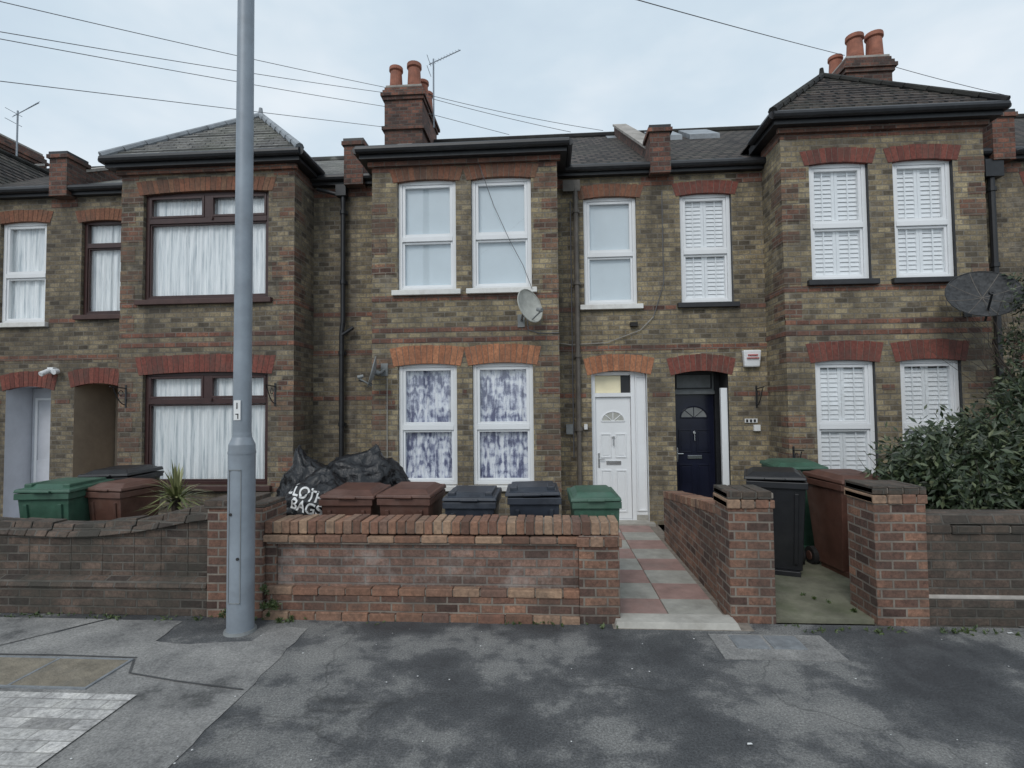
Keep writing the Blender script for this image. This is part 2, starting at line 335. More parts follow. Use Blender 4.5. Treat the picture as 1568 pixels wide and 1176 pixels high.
def window(parent,x0,x1,z0,z1,y,kind,cover,tr=.47,top=None):
    f=MB(); g=MB(); c=MB()
    yy=y+.055
    fm='white' if kind!='brown' else 'brownfr'
    frame_rect(f,x0,x1,z0,z1,yy,.055,.07,fm)
    zt=z0+(z1-z0)*tr
    if kind=='sash':
        f.box(x0+.055,x1-.055,yy-.006,yy+.06,zt-.035,zt+.035,fm)
        frame_rect(f,x0+.057,x1-.057,zt+.037,z1-.057,yy+.012,.04,.05,fm)
        frame_rect(f,x0+.057,x1-.057,z0+.057,zt-.037,yy+.02,.03,.05,fm)
    elif kind=='brown':
        f.box(x0+.055,x1-.055,yy-.006,yy+.06,zt-.04,zt+.04,fm)
        if top:
            xm=(x0+x1)/2; f.box(xm-.05,xm+.05,yy-.004,yy+.06,zt+.04,z1-.055,fm)
            frame_rect(f,x0+.057,xm-.052,zt+.042,z1-.057,yy-.012,.035,.05,fm)
            frame_rect(f,xm+.052,x1-.057,zt+.042,z1-.057,yy-.012,.035,.05,fm)
            f.box(xm+.06,xm+.09,yy-.03,yy-.014,zt+.0,zt+.04,fm)
        frame_rect(f,x0+.057,x1-.057,z0+.057,zt-.042,yy+.016,.022,.04,fm)
    f.build('window_frame',parent,bevel=.004)
    g.face([(x0+.05,yy+.045,z0+.05),(x1-.05,yy+.045,z0+.05),(x1-.05,yy+.045,z1-.05),(x0+.05,yy+.045,z1-.05)],'glass')
    g.build('window_glass',parent)
    yc=yy+.075
    if cover=='blind':
        c.face([(x0,yc,z0),(x1,yc,z0),(x1,yc,z1),(x0,yc,z1)],'blind')
    elif cover in('net','lace'):
        n=int((x1-x0)/.016); ph=random.random()*6
        pts=[]
        for i in range(n+1):
            x=x0+(x1-x0)*i/n
            a=.016*math.sin(x*46+ph+2*math.sin(x*7))+.008*math.sin(x*103+ph)
            pts.append((x,a))
        for (xa,a),(xb,b) in zip(pts,pts[1:]):
            c.face([(xa,yc+.02+a,z0),(xb,yc+.02+b,z0),(xb,yc+.02+b*.6,z1),(xa,yc+.02+a*.6,z1)],cover)
    elif cover=='shutter':
        def panel(a,b,c0,d0):
            frame_rect(c,a,b,c0,d0,yc-.012,.04,.03,'louvre')
            z=c0+.04
            while z<d0-.085:
                c.hexa([(a+.04,yc-.006,z),(b-.04,yc-.006,z),(b-.04,yc-.001,z-.004),(a+.04,yc-.001,z-.004),
                        (a+.04,yc+.010,z+.057),(b-.04,yc+.010,z+.057),(b-.04,yc+.015,z+.053),(a+.04,yc+.015,z+.053)],'louvre')
                z+=.062
            c.box((a+b)/2-.008,(a+b)/2+.008,yc-.024,yc-.014,c0+.04,d0-.04,'louvre')
        xm=(x0+x1)/2; a=x0+.05;b=x1-.05
        for (c0,d0) in((z0+.05,zt-.003),(zt+.003,z1-.05)):
            panel(a,xm-.002,c0,d0); panel(xm+.002,b,c0,d0)
    if c.v: c.build('window_covering',parent,smooth=cover in('net','lace'))
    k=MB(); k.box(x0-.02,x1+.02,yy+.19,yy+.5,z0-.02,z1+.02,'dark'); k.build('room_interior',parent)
def quoins(mb,x,side,y,z0,z1):
    z=z0;i=0
    while z+.225<z1:
        w=.33 if i%2 else .22
        if random.random()<.75:
            hh=random.choice((.149,.222,.222))
            if side<0: mb.box(x-.004,x+w,y-.004,y+(.22 if i%2 else .34),z,z+hh,'quoin')
            else: mb.box(x-w,x+.004,y-.004,y+(.22 if i%2 else .34),z,z+hh,'quoin')
        i+=1; z+=.292
def pot(mb,x,y,z,h=.45,r=.13):
    mb.lathe((x,y,z),[(0,r*1.05),(h*.12,r),(h*.8,r*.88),(h*.84,r*1.08),(h,r*1.05)],'terra',18)
    mb.tube((x,y,z+h-.02),(x,y,z+h+.004),r*.8,r*.8,'dark',16)
def chimney(parent,x0,x1,y0,y1,z0,z1,pots):
    mb=MB(); mb.box(x0,x1,y0,y1,z0,z1-.30,'red')
    for i,(e,dz) in enumerate(((.035,.075),(.07,.075),(.035,.075),(.0,.075))):
        mb.box(x0-e,x1+e,y0-e,y1+e,z1-.30+i*.075,z1-.30+(i+1)*.075-.001,'red')
    mb.box(x0-.05,x1+.05,y0-.05,y1+.05,z1-.95,z1-.87,'red')
    mb.box(x0+.02,x1-.02,y0+.02,y1-.02,z1,z1+.05,'render')
    for p in pots: pot(mb,*p)
    mb.build('chimney_stack',parent,bevel=.006)
def party(parent,x,ze,zr,yr=12.2,e=.32):
    mb=MB(); y0=7.98; w=.15
    mb.box(x-w,x+w,y0-.02,y0+.34,ze-.15,ze+.46,'red')
    mb.box(x-w-.03,x+w+.03,y0-.05,y0+.40,ze+.46,ze+.52,'red')
    mb.box(x-w-.01,x+w+.01,y0-.03,y0+.37,ze+.52,ze+.57,'black')
    a,b=y0+.34,yr; za=ze+.10;zb=zr+.1
    mb.hexa([(x-w+.03,a,za-.3),(x+w-.03,a,za-.3),(x+w-.03,b,zb-.3),(x-w+.03,b,zb-.3),(x-w+.03,a,za+.28),(x+w-.03,a,za+.28),(x+w-.03,b,zb+.12),(x-w+.03,b,zb+.12)],'red')
    mb.hexa([(x-w,a,za+.281),(x+w,a,za+.281),(x+w,b,zb+.121),(x-w,b,zb+.121),(x-w,a,za+.33),(x+w,a,za+.33),(x+w,b,zb+.17),(x-w,b,zb+.17)],'render')
    for sx in(-1,1):
        c=x+sx*(w+.07)
        mb.hexa([(c-.1,a,za-.12),(c+.1,a,za-.12),(c+.1,b,zb-.14),(c-.1,b,zb-.14),(c-.1,a,za-.06),(c+.1,a,za-.06),(c+.1,b,zb-.08),(c-.1,b,zb-.08)],'lead')
    mb.build('party_wall_parapet',parent)
def gutter(mb,pts,r=.055):
    for p,q in zip(pts,pts[1:]): mb.tube(p,q,r,r,'black',10)
def pipe(mb,x,y,z0,z1,mat='black',r=.035,offset=None):
    if offset:
        zb,dx=offset
        mb.tube((x,y,z0),(x,y,zb),r,r,mat); mb.tube((x,y,zb),(x+dx,y,zb+.15),r,r,mat); mb.tube((x+dx,y,zb+.15),(x+dx,y,z1),r,r,mat)
    else: mb.tube((x,y,z0),(x,y,z1),r,r,mat)
    z=z0+.3
    while z<z1-.2:
        xx=x+(offset[1] if offset and z>offset[0]+.15 else 0)
        mb.tube((xx,y,z),(xx,y,z+.06),r*1.35,r*1.35,mat); mb.box(xx-.06,xx+.06,y+.02,y+.05,z,z+.05,mat); z+=1.1
def house(xl,xr,bx0,bx1,beave,roof,rmat,ridge,bw,fw,doors,brick,arm_u,arm_l,darkjamb=False,feave=5.37):
    P=empty('brick_house')
    w=MB()
    dj='black' if darkjamb else None
    wall(w,bx0,bx1,0,beave-.02,YB,[(o[0],o[1],o[2],o[3],.11,dj or brick) for o in bw],brick)
    w.face([(bx0,YF,0),(bx0,YB,0),(bx0,YB,beave-.02),(bx0,YF,beave-.02)],brick)
    w.face([(bx1,YB,0),(bx1,YF,0),(bx1,YF,beave-.02),(bx1,YB,beave-.02)],brick)
    for a,b in((xl,bx0),(bx1,xr)):
        o=[(q[0],q[1],q[2],q[3],.11,(dj or brick)) for q in fw if a<=q[0]<b]+[(q['x0'],q['x1'],0,q['z1'],q.get('rev',.12),q.get('rm',brick)) for q in doors if a<=q['x0']<b]
        wall(w,a,b,0,feave,YF,o,brick)
    w.face([(xl,16,0),(xr,16,0),(xr,16,feave),(xl,16,feave)],brick)
    for x in(xl,xr):
        w.face([(x,YF,0),(x,16,0),(x,16,feave),(x,12.2,ridge),(x,YF,feave)],brick)
    w.build('walls',P)
    b=MB()
    def bands(x0,x1,y,ops,top,zz):
        for (c,d) in zz:
            cuts=sorted([(q[0]-.08,q[1]+.08) for q in ops if q[2]-.05<d and q[3]+.30>c])
            x=x0
            for (p,q) in cuts+[(x1,x1)]:
                if p-x>.03: b.box(x,p,y-.006,y+.02,c,d,'redband')
                x=max(x,q)
    zb=[(beave-.24,beave-.10),(3.30,3.375),(2.70,2.775),(1.95,2.02)]
    bands(bx0,bx1,YB,bw,beave,zb[:4]+[(2.85,2.92)])
    zf=[(feave-.26,feave-.12),(3.20,3.275),(2.60,2.675),(1.9,1.975)]
    allf=[q[:4] for q in fw]+[(d['x0'],d['x1'],0,d['z1']) for d in doors]
    for a,c in((xl,bx0),(bx1,xr)):
        bands(a,c,YF,[q for q in allf if a<=q[0]<c],feave,zf)
    for z0,z1 in((.3,2.66),(2.95,3.3),(3.40,beave-.3)):
        quoins(b,bx0,-1,YB,z0,z1); quoins(b,bx1,1,YB,z0,z1)
    for x in(bx0,bx1):
        for c,d in zb[:4]:
            if x==bx0: b.box(x-.006,x+.0,YB,YF,c,d,'redband')
            else: b.box(x,x+.006,YB,YF,c,d,'redband')
    b.build('brick_bands',P)
    a=MB()
    for q in bw: arch(a,q[0],q[1],q[3],.2 if q[2]>2 else .26,YB,arm_u if q[2]>2 else arm_l,dip=.04)
    for q in fw: arch(a,q[0],q[1],q[3],.19,YF,arm_u,dip=.04)
    for d in doors: arch(a,d['x0'],d['x1'],d['z1'],.25,YF,arm_l,dip=.07)
    a.build('brick_arches',P)
    s=MB()
    for q in bw+fw:
        y=YB if q in bw else YF
        sm=q[6] if len(q)>6 else 'whitesill'
        s.box(q[0]-.07,q[1]+.07,y-.07,y+.055,q[2]-.075,q[2]-.001,sm)
    s.build('window_sills',P,bevel=.006)
    for q in bw+fw:
        y=YB if q in bw else YF
        window(P,q[0]+.002,q[1]-.002,q[2]+.001,q[3]-.001,y,q[4],q[5],tr=.74 if q[4]=='brown' else .47,top=(q[1]-q[0])>1.2)
    r=MB(); ye=8.02
    r.face([(xl,ye,feave+.03),(xr,ye,feave+.03),(xr,12.2,ridge+.03),(xl,12.2,ridge+.03)],rmat)
    r.face([(xl,12.2,ridge+.03),(xr,12.2,ridge+.03),(xr,16.2,feave),(xl,16.2,feave)],rmat)
    r.tube((xl,12.2,ridge+.03),(xr,12.2,ridge+.03),.09,.09,rmat,10)
    ox=.17; y0=7.30; zt=beave+.04
    if roof=='hip':
        cx=(bx0+bx1)/2; az=beave+1.47; ay=8.95; yb=11.5
        A=(bx0-ox,y0,zt);B=(bx1+ox,y0,zt);C=(cx,ay,az);Lb=(bx0-ox,yb,zt);Rb=(bx1+ox,yb,zt);D=(cx,yb,az)
        r.face([A,B,C],rmat); r.face([Lb,A,C,D],rmat); r.face([B,Rb,D,C],rmat)
        # raised tile courses on the three slopes
        nc=14
        Av,Bv,Cv,Lv,Rv,Dv=[Vector(q) for q in (A,B,C,Lb,Rb,D)]
        for i in range(nc):
            t=i/nc; t2=(i+.9)/nc; up=Vector((0,0,.022)); up0=Vector((0,0,.004))
            for (p,q,pp,qq) in((Av,Bv,Cv,Cv),(Lv,Av,Dv,Cv),(Bv,Rv,Cv,Dv)):
                a0=p.lerp(pp,t);b0=q.lerp(qq,t);a1=p.lerp(pp,t2);b1=q.lerp(qq,t2)
                r.face([a0+up,b0+up,b1+up0,a1+up0],rmat); r.face([a0,b0,b0+up,a0+up],rmat)
        hm='lead' if rmat=='slate' else rmat
        for p in(A,B,D):
            p=Vector(p); q=Vector(C); m_=max(1,int((q-p).length/.3))
            for i in range(m_):
                a_=p.lerp(q,i/m_)+Vector((0,0,.02)); b_=p.lerp(q,(i+.96)/m_)+Vector((0,0,.035)); r.tube(a_,b_,.062,.05,hm,8)
        r.tube((cx,ay,az),(cx,ay,az+.16),.05,.03,hm,8)
    else:
        r.box(bx0-ox,bx1+ox,y0,8.6,zt-.03,zt+.01,'lead')
    r.build('roof',P)
    g=MB()
    g.box(bx0-ox+.03,bx1+ox-.03,y0+.04,YF+.1,beave-.10,beave+.005,'black')
    gutter(g,[(bx0-ox,YF-.1,beave+.01),(bx0-ox,y0,beave+.01),(bx1+ox,y0,beave+.01),(bx1+ox,YF-.1,beave+.01)],.055)
    g.box(bx0-.05,bx1+.05,YB-.06,YB+.0,beave-.17,beave-.101,'redband')
    for a2,c2 in((xl,bx0),(bx1,xr)):
        g.box(a2+.01,c2-.01,ye+.03,YF+.05,feave-.10,feave+.02,'black'); g.tube((a2,ye,feave+.0),(c2,ye,feave+.0),.055,.055,'black',10)
    g.build('gutters',P)
    return P
ST='sash'
SILW='whitesill'
A=house(-7.78,-2.95,-6.32,-3.66,5.45,'hip','slate',7.62,
  [(-5.98,-4.05,3.40,5.02,'brown','net','brownsill'),(-5.95,-4.04,.68,2.33,'brown','net','brownsill')],
  [(-7.55,-6.84,3.32,4.88,'brown','net','brownsill')],
  [dict(x0=-7.62,x1=-6.86,z1=2.22,rev=.9,rm='beige')],'stockA','arch_dim','arch_red')
B=house(-2.95,1.72,-2.50,.17,5.42,'flat','tile',7.92,
  [(-2.13,-1.28,3.45,5.06,ST,'blind',SILW),(-1.06,-.20,3.45,5.06,ST,'blind',SILW),(-2.13,-1.28,.68,2.40,ST,'lace',SILW),(-1.06,-.20,.68,2.40,ST,'lace',SILW)],
  [(.58,1.38,3.30,4.97,ST,'blind',SILW)],
  [dict(x0=.66,x1=1.49,z1=2.30,rev=.2,rm='white')],'stock','arch_dim','arch_or')
C=house(1.72,6.50,3.25,5.90,5.66,'hip','tile',7.92,
  [(3.62,4.40,3.45,5.08,ST,'shutter','blacksill'),(4.72,5.50,3.45,5.08,ST,'shutter','blacksill'),(3.62,4.40,.66,2.36,ST,'shutter','blacksill'),(4.72,5.50,.66,2.36,ST,'shutter','blacksill')],
  [(2.03,2.79,3.30,4.97,ST,'shutter','blacksill')],
  [dict(x0=1.90,x1=2.68,z1=2.28,rev=.6,rm='dark')],'stock','arch_red','arch_red',darkjamb=True)
Z=house(-12.45,-7.78,-12.0,-9.6,5.45,'hip','tile',7.62,
  [(-11.7,-9.9,3.40,5.02,ST,'net',SILW),(-11.7,-9.9,.68,2.33,ST,'net',SILW)],
  [(-8.97,-8.16,3.22,4.90,ST,'net',SILW)],
  [dict(x0=-8.80,x1=-8.02,z1=2.18,rev=.5,rm='greydoor')],'stockA','arch_dim','arch_red')
D=house(6.50,11.2,8.0,10.7,5.45,'hip','tile',7.92,
  [(8.4,10.3,3.45,5.0,ST,'net',SILW),(8.4,10.3,.7,2.3,ST,'net',SILW)],
  [(7.0,7.7,3.3,4.95,ST,'net',SILW)],
  [dict(x0=6.9,x1=7.7,z1=2.25,rev=.4,rm='dark')],'stockA','arch_red','arch_red')
for (P_,x,zr) in((A,-7.80,7.60),(B,-2.95,7.80),(C,1.72,7.95),(D,6.55,7.95),(Z,-12.45,7.6)): party(P_,x,5.38,zr)
chimney(B,-3.40,-2.58,11.0,12.5,7.0,8.62,[(-3.2,11.2,8.65,.5,.14),(-2.80,11.2,8.65,.56,.15),(-2.72,11.65,8.65,.45,.13),(-2.72,12.1,8.65,.45,.13)])
chimney(D,5.72,6.55,10.3,11.9,6.8,8.30,[(6.0,10.5,8.34,.5,.15),(6.36,10.5,8.34,.52,.15),(5.9,11.0,8.34,.42,.13),(5.9,11.5,8.34,.3,.13)])
chimney(Z,-13.6,-12.72,11.2,12.6,7.0,8.25,[(-12.95,11.4,8.28,.42,.14),(-13.3,11.4,8.28,.42,.14)])
v=MB()
for x0 in(2.2,2.95): 
    s0=(7.92-5.37)/(12.2-8.02)
    ya,yb=10.9,11.8; za=5.4+s0*(ya-8.02)+.1; zb=5.4+s0*(yb-8.02)+.1
    v.hexa([(x0,ya,za-.1),(x0+.6,ya,za-.1),(x0+.6,yb,zb-.1),(x0,yb,zb-.1),(x0,ya,za),(x0+.6,ya,za),(x0+.6,yb,zb),(x0,yb,zb)],'lead')
v.build('roof_windows',C)

# ---- doors
def panel_door(parent,x0,x1,z0,z1,y,mat,fan=True):
    d=MB(); w=x1-x0
    d.box(x0,x1,y,y+.05,z0,z1,mat)
    def mould(a,b,c,e):
        frame_rect(d,a,b,c,e,y-.014,.02,.014,mat); d.box(a+.035,b-.035,y-.008,y,c+.035,e-.035,mat)
    h=z1-z0
    m=.07
    xm=(x0+x1)/2
    for (a,b) in((x0+m,xm-.03),(xm+.03,x1-m)):
        mould(a,b,z0+.1,z0+h*.40); mould(a,b,z0+h*.50,z0+h*.70)
    cz=z0+h*.80; R=w*.33; n=14
    pts=[(xm+R*math.cos(math.pi*i/n),y-.004,cz+R*math.sin(math.pi*i/n)*.85) for i in range(n+1)]
    gm='beigedish' if mat=='white' else 'galvd'
    d.face([pts[i] for i in range(n+1)][::-1],gm)
    for i in range(n): d.tube(pts[i],pts[i+1],.011,.011,mat,6)
    d.tube(pts[0],pts[-1],.011,.011,mat,6)
    for k in(.25,.5,.75):
        d.tube((xm,y-.006,cz),(xm+R*math.cos(math.pi*k),y-.006,cz+R*.85*math.sin(math.pi*k)),.007,.007,mat,6)
    d.box(xm-.11,xm+.11,y-.018,y-.001,z0+h*.445,z0+h*.475,'chrome')
    d.tube((xm,y-.03,z0+h*.67),(xm,y,z0+h*.67),.022,.022,'chrome',10); d.tube((xm,y-.03,z0+h*.655),(xm,y-.035,z0+h*.60),.01,.01,'chrome',8)
    d.box(x0+.03,x0+.055,y-.015,y,z0+h*.42,z0+h*.54,'chrome'); d.tube((x0+.04,y-.04,z0+h*.49),(x0+.13,y-.04,z0+h*.49),.009,.009,'chrome',8)
    d.build('front_door',parent,bevel=.003)
yd=8.27
panel_door(B,.725,1.255,.06,1.90,yd+.02,'white')
d=MB()
d.box(.662,.722,yd-.02,yd+.08,.0,2.29,'white'); d.box(1.26,1.32,yd-.02,yd+.08,.0,2.29,'white')
d.box(.722,1.26,yd-.02,yd+.08,1.905,1.965,'white'); d.box(.722,1.26,yd-.02,yd+.08,2.235,2.29,'white'); d.box(.722,1.26,yd,yd+.08,.0,.055,'white')
d.box(.725,1.12,yd+.04,yd+.05,1.967,2.233,'fanglow'); d.box(1.12,1.257,yd+.03,yd+.05,1.967,2.233,'black')
d.box(1.322,1.486,yd-.01,yd+.05,.12,2.29,'white'); frame_rect(d,1.33,1.48,.18,2.22,yd-.03,.02,.02,'white')
d.box(1.322,1.486,yd-.012,yd+.05,.0,.118,'threshold')
d.box(.60,1.55,8.0,8.25,-.0,.045,'threshold')
d.build('door_frame',B,bevel=.004)
panel_door(C,1.98,2.60,.12,1.93,8.62,'navy')
d=MB()
d.box(1.90,1.976,8.55,8.72,0,2.28,'black'); d.box(2.604,2.68,8.55,8.72,0,2.28,'black'); d.box(1.976,2.604,8.56,8.7,1.935,1.99,'galvd'); d.box(1.976,2.604,8.6,8.62,1.99,2.28,'galvd')
d.box(2.58,2.675,8.19,8.25,.1,2.02,'white'); d.box(1.90,2.68,8.2,8.7,0,.1,'threshold')
frame_rect(d,2.01,2.57,2.02,2.26,8.575,.02,.02,'black')
d.build('door_frame',C,bevel=.003)
d=MB()
d.box(-7.615,-6.865,9.0,9.08,0,2.2,'beige'); d.box(-7.05,-6.95,8.45,8.98,.1,2.15,'brownfr'); d.box(-7.6,-7.1,8.96,8.998,.05,2.0,'beige'); d.build('porch_door',A)
d=MB()
d.box(-8.79,-8.03,8.6,8.66,0,2.17,'greydoor'); frame_rect(d,-8.72,-8.1,.1,2.0,8.575,.04,.02,'white'); d.box(-8.68,-8.14,8.58,8.598,.15,.95,'greydoor'); d.build('porch_door',Z)

# ---- pipes, boxes on facades
p=MB(); pipe(p,-3.17,8.06,.1,5.25,'black',.038,offset=(2.95,.02)); p.tube((-3.17,8.05,2.9),(-2.98,8.05,3.02),.028,.028,'black'); p.tube((-3.55,8.03,5.2),(-3.17,8.06,5.1),.03,.03,'black')
p.box(-3.25,-3.09,8.0,8.12,5.08,5.25,'black'); p.tube((-2.9,8.06,2.2),(-2.52,8.06,2.1),.012,.012,'black',6)
p.build('downpipe',A)
p=MB(); pipe(p,.46,8.07,.0,5.1,'pipe',.036); p.tube((.38,8.1,1.0),(.38,8.1,4.9),.009,.009,'wire',6)
def cablepath(mb,pts,r=.007,mat='wire'):
    for a,b in zip(pts,pts[1:]): mb.tube(a,b,r,r,mat,6)
cablepath(p,[(-.95,YB-.01,5.28),(-.72,YB-.075,4.6),(-.5,YB-.08,4.1),(-.32,YB-.08,3.75),(-.2,YB-.08,3.42)],.0045)
cablepath(p,[(-.28,YB-.01,3.05),(-.26,YB-.012,2.85),(-.1,YB-.012,2.80),(.17,YB-.012,2.80)],.007)
cablepath(p,[(.175,8.12,2.73),(.35,8.12,2.70),(.9,8.12,2.72),(1.4,8.12,2.9),(1.6,8.12,3.1)],.007,'whitecable')
cablepath(p,[(-2.28,YB-.012,2.2),(-2.28,YB-.012,.5)],.008,'whitecable')
p.box(.27,.37,8.09,8.148,1.35,1.5,'galvd'); p.box(1.25,1.36,8.08,8.146,2.96,3.02,'dark')
p.box(.54,.59,8.1,8.146,1.42,1.50,'labelw')
p.box(.27,.53,8.04,8.06,5.03,5.2,'pipe')
p.build('downpipe_and_cables',B)
p=MB(); pipe(p,6.42,8.05,.1,5.2,'black',.045); p.box(6.3,6.55,7.98,8.12,5.0,5.25,'black'); cablepath(p,[(1.6,8.12,3.1),(1.76,8.12,3.6),(1.76,8.12,5.0)],.006)
p.box(3.02,3.11,8.1,8.146,1.38,1.47,'labelw'); p.box(2.90,3.08,8.13,8.146,1.50,1.56,'labelw')
for k in range(3): p.box(2.915+k*.055,2.945+k*.055,8.122,8.131,1.51,1.55,'labelk')
p.build('downpipe_and_cables',C)

E=empty('alarm_box'); p=MB(); p.hexa([(2.90,8.07,2.32),(3.12,8.07,2.32),(3.12,8.15,2.32),(2.90,8.15,2.32),(2.88,8.05,2.57),(3.14,8.05,2.57),(3.14,8.15,2.57),(2.88,8.15,2.57)],'white'); p.build('case',E,bevel=.02)
p=MB(); 
for z,w_ in((2.49,.07),(2.445,.085)): p.box(3.01-w_,3.01+w_,8.035,8.054,z,z+.012,'redtext')
p.build('print',E)
E=empty('security_camera'); p=MB(); p.box(-8.02,-7.92,8.07,8.15,2.38,2.48,'white'); p.tube((-7.97,8.06,2.43),(-7.99,7.93,2.36),.035,.04,'white',12); p.tube((-7.86,8.1,2.42),(-7.86,8.02,2.40),.04,.045,'white',12); p.build('housing',E,bevel=.004)
def bracket(x,y,z):
    E=empty('hanging_basket_bracket'); p=MB()
    p.box(x-.012,x+.012,y-.012,y,z-.28,z+.05,'black'); p.tube((x,y-.01,z),(x+.0,y-.30,z+.02),.008,.008,'black',6)
    prev=None
    for i in range(9):
        t=i/8; q=(x,y-.02-.22*t,z-.24+.24*t*t)
        if prev: p.tube(prev,q,.007,.007,'black',6)
        prev=q
    for i in range(8):
        a=2*math.pi*i/8;b=2*math.pi*(i+1)/8
        p.tube((x,y-.1+.04*math.cos(a),z-.07+.04*math.sin(a)),(x,y-.1+.04*math.cos(b),z-.07+.04*math.sin(b)),.005,.005,'black',5)
    p.build('ironwork',E)
bracket(-3.93,YB,2.1); bracket(3.08,YF,2.0); bracket(-6.2,YB,2.1); bracket(3.3,YB,1.15)
def dish(loc,r,normal,mat,wallpt,armmat='galvd'):
    E=empty('satellite_dish'); p=MB()
    n=Vector(normal).normalized(); a=n.orthogonal().normalized(); b=n.cross(a); c=Vector(loc)
    rings=5;seg=24; pr=[]
    for k in range(rings+1):
        rr=r*k/rings; dpt=.22*r*(1-(k/rings)**2)
        pr.append([tuple(c-n*dpt+(a*math.cos(2*math.pi*i/seg)+b*math.sin(2*math.pi*i/seg))*rr) for i in range(seg)])
    for k in range(rings):
        for i in range(seg):
            j=(i+1)%seg
            if k==0: p.face([pr[0][i],pr[1][i],pr[1][j]],mat)
            else: p.face([pr[k][i],pr[k+1][i],pr[k+1][j],pr[k][j]],mat)
    for i in range(seg): p.tube(pr[-1][i],pr[-1][(i+1)%seg],.008,.008,mat,5)
    if mat=='darkdish':
        for i in range(0,seg,3): 
            for k in range(rings): p.tube(pr[k][i],pr[k+1][i],.005,.005,'pipe',5)
    back=c-n*.22*r
    p.tube(back,back-n*.06,.04,.04,armmat,10); p.tube(back-n*.05,wallpt,.018,.018,armmat,8)
    w=Vector(wallpt); p.box(w.x-.05,w.x+.05,w.y-.02,w.y,w.z-.09,w.z+.09,armmat)
    low=c-Vector((0,0,1))*r*.9; lnb=c+n*r*.9-Vector((0,0,1))*r*.6
    p.tube(low,lnb,.012,.012,armmat,8); p.tube(lnb,lnb-n*.08+Vector((0,0,.04)),.03,.025,armmat,10)
    p.build('dish',E,smooth=True)
dish((-.22,7.15,3.13),.235,(.75,-.62,.25),'beigedish',(-.36,7.5,2.98))
dish((-2.42,7.25,2.28),.22,(-.93,-.30,.25),'galvd',(-2.32,7.5,2.32))
dish((5.40,6.95,3.12),.38,(-.30,-.75,.55),'darkdish',(5.6,7.5,3.0),'black')
def aerial(x,y,z0,z1,dx):
    E=empty('tv_aerial'); p=MB(); p.tube((x,y,z0),(x,y,z1),.018,.018,'galv',8)
    p.tube((x-.1*dx,y,z1-.12),(x+.62*dx,y-.1,z1+.10),.011,.011,'galv',6)
    for i in range(11):
        t=i/10; cx=x-.05*dx+.64*dx*t; cz=z1-.105+.21*t; l=.17-.06*t
        p.tube((cx+l*.35,y-.1*t-l*.8,cz-l*.7),(cx-l*.35,y-.1*t+l*.8,cz+l*.7),.006,.006,'galv',5)
    for s in(-1,1): p.tube((x-.1*dx,y-.2,z1-.15+.12*s),(x-.1*dx,y+.2,z1-.15+.12*s),.006,.006,'galv',5)
    p.build('antenna',E)
aerial(-2.42,11.4,7.9,9.45,1); aerial(-12.2,11.4,7.0,8.75,1)
E=empty('overhead_wires'); p=MB()
def sagwire(a,b,s=.0,r=.0055,n=16,ext=1.0):
    a=Vector(a);b=Vector(b); a=b+(a-b)*ext; prev=None
    for i in range(n+1):
        t=i/n; q=a.lerp(b,t)-Vector((0,0,4*s*t*(1-t)))
        if prev: p.tube(prev,q,r,r,'wire',6,False)
        prev=q
sagwire((-6.5,6,6.84),(-3.4,11,8.62),.05,ext=1.5); sagwire((-6.6,6,6.50),(-3.4,11,8.5),.06,ext=1.5)
sagwire((-6.6,6,6.40),(-3.4,11,8.2),.05,ext=1.5); sagwire((-6.6,6,5.83),(-3.4,11,7.75),.0,ext=1.5)
sagwire((-2.5,11,8.42),(1.33,12,7.98),.05); sagwire((-2.5,11,8.36),(.6,12,7.98),.03); sagwire((-2.45,11,8.0),(-.8,12,7.98),.0)
sagwire((1.23,6,6.36),(5.7,10.3,8.35),.03,ext=1.6); sagwire((6.5,10.4,8.2),(8.6,10.4,7.5),.02); sagwire((4.33,6,6.85),(6.9,8,8.3),.0,ext=1.6)
sagwire((6.7,8.0,5.35),(7.6,7.0,5.6),.02)
p.build('cables',E)

# ------------------------------------------------------------------ ground
g=MB(); g.face([(-300,-300,-.13),(300,-300,-.13),(300,600,-.13),(-300,600,-.13)],'soil'); g.build('ground')
g=MB(); g.face([(-120,-6,-.12),(120,-6,-.12),(120,1.2,-.12),(-120,1.2,-.12)],'asphalt'); g.build('road')
g=MB(); 
x=-40
while x<40:
    g.box(x,x+.905,1.2,1.32,-.13,.0,'threshold'); x+=.915
g.build('kerb',bevel=.01)
g=MB(); g.face([(-120,1.32,0),(120,1.32,0),(120,4.55,0),(-120,4.55,0)],'asphalt'); g.build('pavement')
g=MB()
def rough_edge(pts,step=.12,amp=.012):
    out=[]
    for (a,b) in zip(pts,pts[1:]+pts[:1]):
        a=Vector((*a,0));b=Vector((*b,0)); l=(b-a).length; n=max(1,min(60,int(l/step)))
        for i in range(n):
            q=a.lerp(b,i/n); 
            if i>0 and l<8: q+=Vector((random.uniform(-amp,amp),random.uniform(-amp,amp),0))
            out.append((q.x,q.y,.004))
    return out
g.face(rough_edge([(-40,1.32),(-1.91,1.32),(-1.93,3.3),(-1.97,4.3),(-2.25,4.36),(-2.3,4.05),(-2.75,3.98),(-3.05,4.02),(-3.1,4.4),(-3.75,4.42),(-4.3,3.74),(-40,3.74)]),'footway')
g.face([(-40,3.76,.004),(-4.32,3.76,.004),(-3.8,4.42,.004),(-40,4.42,.004)],'footway')
g.build('concrete_footway')
g=MB()
def strip(pts,w,mat,z):
    for (a,b) in zip(pts,pts[1:]):
        a=Vector((*a,z));b=Vector((*b,z)); s_=(b-a).cross(Vector((0,0,1))).normalized()*w
        g.face([a-s_,b-s_,b+s_,a+s_],mat)
strip([(-2.98,3.72),(-2.86,3.53),(-2.45,3.44),(-1.96,3.36)],.007,'patchdark',.0085)
